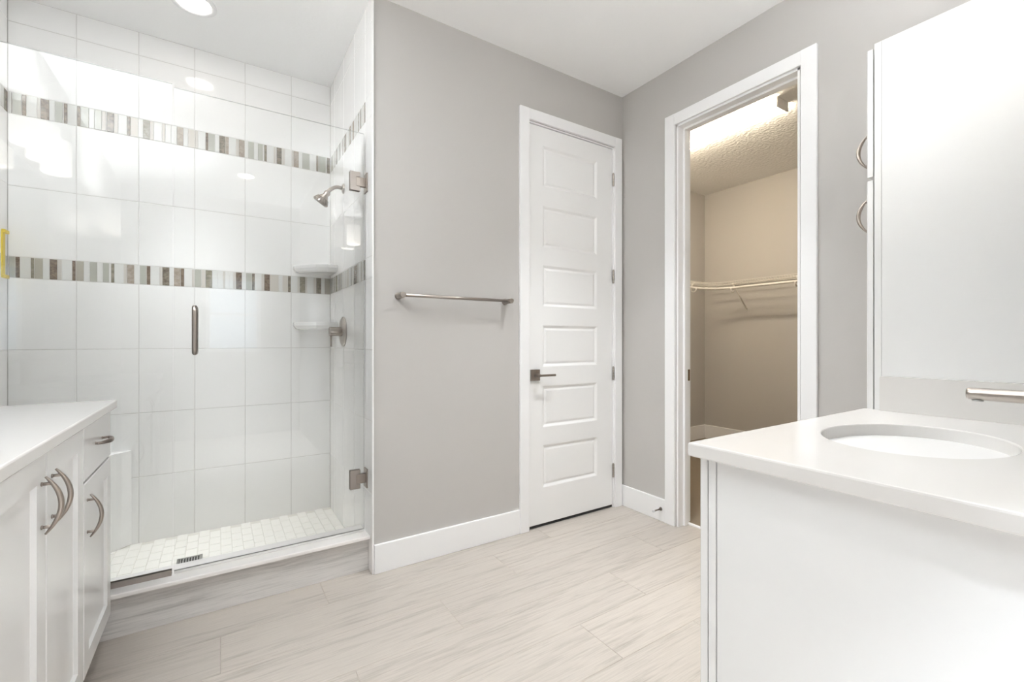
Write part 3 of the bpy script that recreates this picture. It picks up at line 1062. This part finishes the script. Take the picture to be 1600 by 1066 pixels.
def basin(cx, cy, a, b, ztop, depth=0.145, N=64):
    m = MB()
    t = bmesh.new()
    prof = [(1.06, 0.0), (1.02, 0.0), (1.0, -0.004), (0.985, -0.03), (0.95, -0.065), (0.86, -0.100), (0.70, -0.125), (0.45, -0.138), (0.15, -depth)]
    rings = []
    for s, z in prof:
        rings.append([t.verts.new((cx + (a + 0.004) * s * math.cos(2 * PI * i / N), cy + (b + 0.004) * s * math.sin(2 * PI * i / N), ztop + z)) for i in range(N)])
    for A_, B_ in zip(rings, rings[1:]):
        for i in range(N):
            f = t.faces.new((A_[i], A_[(i + 1) % N], B_[(i + 1) % N], B_[i]))
            f.smooth = True
    t.faces.new(rings[-1])
    m._take(t, 0, False)
    # outer shell gives the bowl its thickness
    m2 = bmesh.new()
    rings = []
    for s, z in prof:
        rings.append([m2.verts.new((cx + (a + 0.016) * max(s, 0.2) * math.cos(2 * PI * i / N), cy + (b + 0.016) * max(s, 0.2) * math.sin(2 * PI * i / N), ztop - 0.001 + z * 1.09)) for i in range(N)])
    for A_, B_ in zip(rings, rings[1:]):
        for i in range(N):
            f = m2.faces.new((A_[i], A_[(i + 1) % N], B_[(i + 1) % N], B_[i]))
            f.smooth = True
    m2.faces.new(rings[-1])
    m._take(m2, 0, False)
    return m

ZC, TH = 0.9145, 0.030

def faucet(base, D, label):
    """Single-post faucet: base on the counter, spout pointing along D."""
    B = Vector(base); D = Vector(D).normalized(); U = Vector((0, 0, 1))
    t = thing('faucet', base, label, 'faucet')
    m = MB()
    m.cyl(B, B + U * 0.006, 0.026, 32, 0.0015)
    m.cyl(B + U * 0.006, B + U * 0.150, 0.020, 32, 0.002)
    obj('body', m, M_nickel, t)
    m = MB()
    tip = B + D * 0.150 + U * 0.1085
    root = B + U * 0.1085
    pts = [root, root + D * 0.05, tip - D * 0.012, tip - D * 0.004, tip]
    m.sweep(pts, [0.0125, 0.0125, 0.0125, 0.0120, 0.0105], 24)
    spout = obj('spout', m, M_nickel, t)
    m = MB()
    q = tip - D * 0.016
    m.cyl(q - U * 0.011, q - U * 0.0145, 0.0092, 20, 0.001)
    obj('aerator', m, M_steel, spout, 'grey aerator')
    m = MB()
    m.sweep([B + U * 0.152, B + U * 0.158 - D * 0.02, B + U * 0.172 - D * 0.075], [(0.006, 0.012), (0.005, 0.011), (0.004, 0.008)], 14, up=(0, 0, 1))
    m.cyl(B + U * 0.150, B + U * 0.160, 0.0195, 28, 0.002)
    obj('handle', m, M_nickel, t)
    return t

# ------------------------------------------------------------------ right vanity: faces the towel wall
VX0, VX1, VYF, VYB = 0.870, 1.7515, 0.578, 0.028
rv = thing('vanity_cabinet', (1.31, 0.30, 0), 'white vanity cabinet with plain end panel under the counter with the spout', 'vanity cabinet')
m = MB()
m.box(VX0 + 0.0025, VX1, VYB, VYF - 0.0195, 0.10, ZC - TH, 0.0)
m.box(VX0 + 0.06, VX1, VYB, VYF - 0.08, 0.0, 0.10)
obj('carcass', m, M_cab, rv)
m = MB(); m.box(VX0 + 0.0015, VX1, VYF - 0.0165, VYF, 0.10, ZC - TH, 0.0012)
obj('face_frame', m, M_cab, rv)
def vdoor(x0, x1, z0, z1, hx, hz, hdir):
    m = MB()
    m.panel_face(lambda u, v, d: (u, VYF + 0.022 - d, v), x0, x1, z0, z1, 0.0185, [(x0 + 0.058, x1 - 0.058, z0 + 0.058, z1 - 0.058)], [(0.004, 0.009), (0.006, 0.0095)], 0.0025)
    d = obj('door', m, M_cab, rv)
    arch_pull('handle', d, (hx, VYF + 0.022, hz), hdir, (0, 1, 0))
def vdrawer(x0, x1, z0, z1):
    m = MB(); m.box(x0, x1, VYF + 0.002, VYF + 0.022, z0, z1, 0.0025)
    d = obj('drawer', m, M_cab, rv)
    arch_pull('handle', d, ((x0 + x1) / 2, VYF + 0.022, (z0 + z1) / 2), (1, 0, 0), (0, 1, 0))
vdoor(0.874, 1.300, 0.135, 0.880, 1.272, 0.760, (0, 0, 1))
vdoor(1.306, 1.745, 0.135, 0.880, 1.334, 0.760, (0, 0, 1))

SK = (1.30, 0.36, 0.21, 0.16)
ct = tag(obj('countertop', counter(0.846, VX1 - 0.001, VYB + 0.001, 0.609, ZC - TH, ZC, SK), M_counter), 'white quartz countertop with an oval sink beside the tall cabinet', 'countertop')
sk = tag(obj('sink', basin(*SK, ZC - TH - 0.001), M_sink), 'oval white undermount sink below the nickel spout', 'sink')
m = MB(); m.lathe_axis([(1.30, 0.36, ZC - TH - 0.141), (1.30, 0.36, ZC - TH - 0.139)], [0.030, 0.026], 28)
obj('sink_drain', m, M_nickel, sk)
m = MB()
pr = [(0.030, ZC + 0.0002), (0.560, ZC + 0.0002)]
R_ = 0.006
for k in range(7):
    a = PI / 2 * k / 6
    pr.append((0.560 - R_ + R_ * math.cos(a), ZC + 0.107 - R_ + R_ * math.sin(a)))
pr.append((0.030, ZC + 0.107))
m.prism(pr, VX1 - 0.021, VX1 - 0.001, 'x', 0.0)
tag(obj('side_splash', m, M_counter), 'white quartz side splash standing against the tall cabinet', 'splash')
m = MB(); m.box(0.872, VX1 - 0.022, VYB + 0.001, VYB + 0.021, ZC + 0.0002, ZC + 0.107, 0.003)
tag(obj('back_splash', m, M_counter), 'white quartz back splash behind the faucet', 'splash')
faucet((1.30, 0.123, ZC), (0, 1, 0), 'brushed nickel faucet with its straight spout over the oval sink')

# ------------------------------------------------------------------ tall linen cabinet
TX0, TX1, TYF = 1.7515, 2.330, 0.5805
ZT = 2.0767
tc = thing('linen_cabinet', (2.04, 0.30, 0), 'tall white linen cabinet with two doors beside the vanity counter', 'tall cabinet')
m = MB()
m.box(TX0 + 0.001, TX1, VYB, TYF - 0.019, 0.10, ZT, 0.0)
m.box(TX0 + 0.03, TX1, VYB, TYF - 0.08, 0.0, 0.10)
obj('carcass', m, M_cab, tc)
m = MB(); m.box(TX0, TX1, TYF - 0.0185, TYF, 0.10, ZT, 0.0012)
obj('face_frame', m, M_cab, tc)
for z0, z1, hz in ((1.657, 2.064, 1.750), (0.135, 1.645, 1.540)):
    m = MB()
    x0, x1 = TX0 + 0.003, TX1 - 0.006
    m.panel_face(lambda u, v, d: (u, TYF + 0.021 - d, v), x0, x1, z0, z1, 0.017, [(x0 + 0.058, x1 - 0.058, z0 + 0.058, z1 - 0.058)], [(0.004, 0.009), (0.006, 0.0095)], 0.0025)
    d = obj('door', m, M_cab, tc)
    arch_pull('handle', d, (TX0 + 0.032, TYF + 0.021, hz), (0, 0, 1), (0, 1, 0), half=0.054, post=0.046)
struct('trim_6', MB().box(TX1, XC, VYB, TYF - 0.004, 0.0, ZT), M_cab, 'white filler strip between tall cabinet and closet wall', 'filler')

# ------------------------------------------------------------------ left vanity: faces the closet wall
LXF = -0.349                      # carcass face; door fronts at -0.329
LY0, LY1 = 0.745, 2.190
LXB = XL
lv = thing('vanity_cabinet', (-0.6, 1.47, 0), 'white vanity cabinet with shaker doors beside the glass shower', 'vanity cabinet')
m = MB()
m.box(LXB, LXF - 0.018, LY0, LY1, 0.10, ZC - TH)
m.box(LXB, LXF - 0.080, LY0, LY1, 0.0, 0.10)
obj('carcass', m, M_cab, lv)
m = MB(); m.box(LXF - 0.0175, LXF, LY0, LY1, 0.10, ZC - TH, 0.001)
obj('face_frame', m, M_cab, lv)
FX = LXF + 0.020
def ldoor(y0, y1, z0, z1, st, hy, hz):
    m = MB()
    m.panel_face(lambda u, v, d: (FX - d, u, v), y0, y1, z0, z1, 0.0185, [(y0 + st, y1 - st, z0 + st, z1 - st)], [(0.004, 0.009), (0.006, 0.0095)], 0.0025)
    d = obj('door', m, M_cab, lv)
    arch_pull('handle', d, (FX, hy, hz), (0, 0, 1), (1, 0, 0))
def ldrawer(y0, y1, z0, z1):
    m = MB(); m.box(LXF + 0.0015, FX, y0, y1, z0, z1, 0.0025)
    d = obj('drawer', m, M_cab, lv)
    arch_pull('handle', d, (FX, (y0 + y1) / 2, (z0 + z1) / 2 + 0.006), (0, 1, 0), (1, 0, 0))
ldrawer(1.795, 2.186, 0.717, 0.879)
ldoor(1.795, 2.186, 0.135, 0.709, 0.058, 1.833, 0.606)
ldoor(1.450, 1.788, 0.135, 0.879, 0.062, 1.486, 0.765)
ldoor(1.104, 1.444, 0.135, 0.879, 0.062, 1.410, 0.765)
ldrawer(0.750, 1.098, 0.717, 0.879)
ldoor(0.750, 1.098, 0.135, 0.709, 0.058, 0.790, 0.606)
SK2 = (-0.60, 1.444, 0.145, 0.21)
tag(obj('countertop', counter(LXB + 0.001, -0.313, LY0 - 0.02, 2.200, ZC - TH, ZC, SK2), M_counter), 'white quartz countertop beside the glass shower', 'countertop')
sk = tag(obj('sink', basin(*SK2, ZC - TH - 0.001), M_sink), 'oval white undermount sink in the counter beside the shower', 'sink')
m = MB(); m.lathe_axis([(-0.60, 1.444, ZC - TH - 0.141), (-0.60, 1.444, ZC - TH - 0.139)], [0.030, 0.026], 28)
obj('sink_drain', m, M_nickel, sk)
m = MB(); m.box(LXB + 0.001, LXB + 0.021, LY0, 2.199, ZC + 0.0002, ZC + 0.107, 0.003)
tag(obj('back_splash', m, M_counter), 'white quartz back splash below the wall mirror by the shower', 'splash')
faucet((-0.79, 1.444, ZC), (1, 0, 0), 'brushed nickel faucet on the counter beside the shower')

# ------------------------------------------------------------------ wall mirrors and vanity light bars
m = MB(); m.box(LXB, LXB + 0.006, LY0 + 0.05, 2.12, 1.03, 2.090, 0.001)
tag(obj('wall_mirror', m, M_mirror), 'frameless mirror above the vanity beside the glass shower', 'mirror')
m = MB(); m.box(0.90, 1.72, VYB, VYB + 0.006, 1.03, 2.040, 0.001)
tag(obj('wall_mirror', m, M_mirror), 'frameless mirror above the counter with the nickel spout', 'mirror')

def light_bar(W, along, out, spots, z, label, opal, up, up_spread):
    """Bar on the wall at W with opal cylinder shades hanging open side down."""
    W, A_, O = Vector(W), Vector(along), Vector(out)
    t = thing('vanity_light', W, label, 'wall light')
    def box_about(m, c, ha, ho0, ho1, z0, z1, bev):
        p = c - A_ * ha + O * ho0
        q = c + A_ * ha + O * ho1
        m.box(p.x, q.x, p.y, q.y, z0, z1, bev)
    m = MB()
    box_about(m, W, 0.32, 0.0, 0.022, z + 0.105, z + 0.185, 0.003)
    obj('back_plate', m, M_nickel, t)
    for s in spots:
        C = W + A_ * s + O * 0.120
        m = MB()
        m.sweep([C - O * 0.100 + Vector((0, 0, z + 0.145 - W.z)), C - O * 0.02 + Vector((0, 0, z + 0.150 - W.z)), C + Vector((0, 0, z + 0.140 - W.z)), C + Vector((0, 0, z + 0.092 - W.z))], 0.007, 12)
        for k in range(3):
            q = A_ * math.cos(2.1 * k) + O * math.sin(2.1 * k)
            m.sweep([C + Vector((0, 0, z + 0.092 - W.z)), C + q * 0.060 + Vector((0, 0, z + 0.0865 - W.z))], 0.0025, 6)
        arm = obj('arm', m, M_nickel, t)
        m = MB()
        zz = lambda h: C + Vector((0, 0, z + h - W.z))
        m.lathe_axis([zz(0.0840), zz(0.0885), zz(0.084), zz(-0.086), zz(-0.090), zz(-0.086), zz(0.0838)], [0.0580, 0.0605, 0.063, 0.063, 0.0605, 0.058, 0.0580], 36, caps=False)
        obj('shade', m, opal, arm, 'lit opal glass shade')
        area_light('vanity_bulb_and_fill', zz(0.0), (0, 0, 0), P_BULB, (0.97, 0.99, 1.0), 'DISK', 0.09)
        area_light('vanity_bulb_and_fill', zz(0.075), (PI, 0, 0), up, (0.92, 0.97, 1.0), 'DISK', 0.10, spread=up_spread)  # added up-facing fill, bounced off the ceiling to even out the room
light_bar((XL, 1.368, 2.145), (0, 1, 0), (1, 0, 0), (-0.222, 0.0, 0.222), 2.145, 'vanity light with three opal shades above the mirror by the shower', M_shade, P_UPFILL_LEFT, 2.25)
light_bar((1.31, VYB, 2.145), (1, 0, 0), (0, 1, 0), (-0.222, 0.0, 0.222), 2.145, 'vanity light with three opal shades beside the tall cabinet', M_shade_bright, P_UPFILL_RIGHT, 3.1)

# ------------------------------------------------------------------ closet: light, vent, wire shelf
def strip_light(FX0, FX1, FY0, FY1, FZ, label, lens):
    fl = thing('closet_light', ((FX0 + FX1) / 2, (FY0 + FY1) / 2, CEIL), label, 'ceiling light')
    m = MB()
    m.box(FX0 - 0.002, FX1 + 0.002, FY0 - 0.012, FY0, FZ - 0.002, CEIL, 0.002)
    m.box(FX0 - 0.002, FX1 + 0.002, FY1, FY1 + 0.012, FZ - 0.002, CEIL, 0.002)
    m.box(FX0 + 0.01, FX1 - 0.01, FY0, FY1, CEIL - 0.012, CEIL)
    obj('housing', m, M_trim, fl, 'white end caps and base')
    m = MB()
    t = bmesh.new()
    prof = [(FX0, CEIL - 0.012), (FX0, FZ + 0.012), (FX0 + 0.012, FZ), (FX0 + 0.055, FZ), ((FX0 + FX1) / 2, FZ + 0.007), (FX1 - 0.055, FZ), (FX1 - 0.012, FZ), (FX1, FZ + 0.012), (FX1, CEIL - 0.012)]
    a = [t.verts.new((x, FY0, z)) for x, z in prof]
    b = [t.verts.new((x, FY1, z)) for x, z in prof]
    for i in range(len(prof) - 1):
        t.faces.new((a[i], a[i + 1], b[i + 1], b[i]))
    m._take(t, 0, False)
    obj('diffuser', m, lens, fl, 'glowing ribbed diffuser')
strip_light(3.232, 3.372, 1.628, 2.850, 2.750, 'lit fluorescent strip light on the textured closet ceiling', M_lens)

vt = thing('ceiling_vent', (3.70, 1.40, CEIL), 'small white vent on the closet ceiling beyond the strip light', 'vent')
m = MB()
vx0, vx1, vy0, vy1 = 3.47, 3.78, 1.26, 1.60
for q in ((vx0, vx1, vy0, vy0 + 0.03), (vx0, vx1, vy1 - 0.03, vy1), (vx0, vx0 + 0.03, vy0, vy1), (vx1 - 0.03, vx1, vy0, vy1)):
    m.box(*q, CEIL - 0.005, CEIL, 0.001)
obj('frame', m, M_trim, vt)
for k in range(9):
    m = MB()
    y = vy0 + 0.04 + k * 0.0295
    m.prism([(y, CEIL - 0.005), (y + 0.004, CEIL - 0.005), (y + 0.016, CEIL - 0.001), (y + 0.012, CEIL - 0.001)], vx0 + 0.028, vx1 - 0.028, 'x')
    obj('slat', m, M_trim, vt)

ZD = 1.745
ws = thing('wire_shelf', (4.58, 2.0, ZD), 'white wire shelf with hanging rod around the closet corner', 'wire shelf')
SXB, SXF = 4.727, 4.431
SYB, SYF = 3.181, 2.885
m = MB()
Y_A, X_A = 0.55, 2.75
RC = 0.16      # inside corner radius of the shelf front
def front_path(inset=0.0, z=ZD, step=8, r=RC):
    pts = [(SXF + inset, Y_A, z), (SXF + inset, SYF - r + inset, z)]
    for k in range(1, step + 1):
        a = PI / 2 * k / step
        pts.append((SXF - r + (r + inset) * math.cos(a), SYF - r + (r + inset) * math.sin(a), z))
    pts.append((X_A, SYF + inset, z))
    return pts
def back_path(dx, z=ZD):
    return [(SXB - dx, Y_A, z), (SXB - dx, SYB - dx, z), (X_A, SYB - dx, z)]
m.sweep(front_path(), 0.003, 8)
m.sweep(front_path(0.0, ZD - 0.028), 0.003, 8)
for dx in (0.002, 0.10, 0.20):
    m.sweep([(SXB - dx, Y_A, ZD - 0.004), (SXB - dx, SYB - dx, ZD - 0.004)], 0.0028, 6)
    m.sweep([(X_A, SYB - dx, ZD - 0.004), (SXB - dx, SYB - dx, ZD - 0.004)], 0.0028, 6)
y = Y_A
while y < SYB - 0.01:
    xf = SXF
    if y > SYF:
        xf = SXB - 0.0
    if y <= SYF:
        m.sweep([(SXB, y, ZD), (SXF, y, ZD), (SXF, y, ZD - 0.028)], 0.0013, 4)
    y += 0.0254
x = X_A
while x < SXB:
    m.sweep([(x, SYB, ZD), (x, SYF, ZD)] + ([(x, SYF, ZD - 0.028)] if x < SXF - RC else []), 0.0013, 4)
    x += 0.0254
obj('wire_deck', m, M_wire, ws)
m = MB()
ZR = 1.677
rp = [(SXF, Y_A, ZR), (SXF, SYF - 0.26, ZR)]
for k in range(1, 11):
    a = PI / 2 * k / 10
    rp.append((SXF - 0.26 + 0.26 * math.cos(a), SYF - 0.26 + 0.26 * math.sin(a), ZR))
rp.append((X_A, SYF, ZR))
m.sweep(rp, 0.0125, 14)
obj('hanging_rod', m, M_wire, ws)
def support(pf, pb, pw):
    """Rod hook and diagonal brace from shelf front pf to the wall at pw."""
    m = MB()
    pf, pw = Vector(pf), Vector(pw)
    m.sweep([pf + Vector((0, 0, -0.004)), pw], 0.0068, 8)
    m.sweep([pw, pw + Vector((0, 0, -0.025))], [(0.006, 0.003), (0.009, 0.003)], 8)
    d = Vector(pb)
    # hook around the rod
    c = Vector((pf.x, pf.y, ZR))
    pts = [pf + Vector((0, 0, 0.004)), pf + d * 0.022 + Vector((0, 0, -0.028))]
    for k in range(9):
        a = PI * 0.05 - PI * 1.15 * k / 8
        pts.append(c + d * (0.030 * math.cos(a)) + Vector((0, 0, -0.012 + 0.030 * math.sin(a))))
    m.sweep(pts, 0.0065, 8)
    obj('bracket', m, M_wire, ws)
for yy in (2.665, 2.05, 1.40):
    support((SXF, yy, ZD - 0.02), (1, 0, 0), (4.727, yy + 0.02, 1.474))
for xx in (4.10, 3.45):
    support((xx, SYF, ZD - 0.02), (0, 1, 0), (xx + 0.58 * 0.0 + 0.02, 3.181, 1.487))
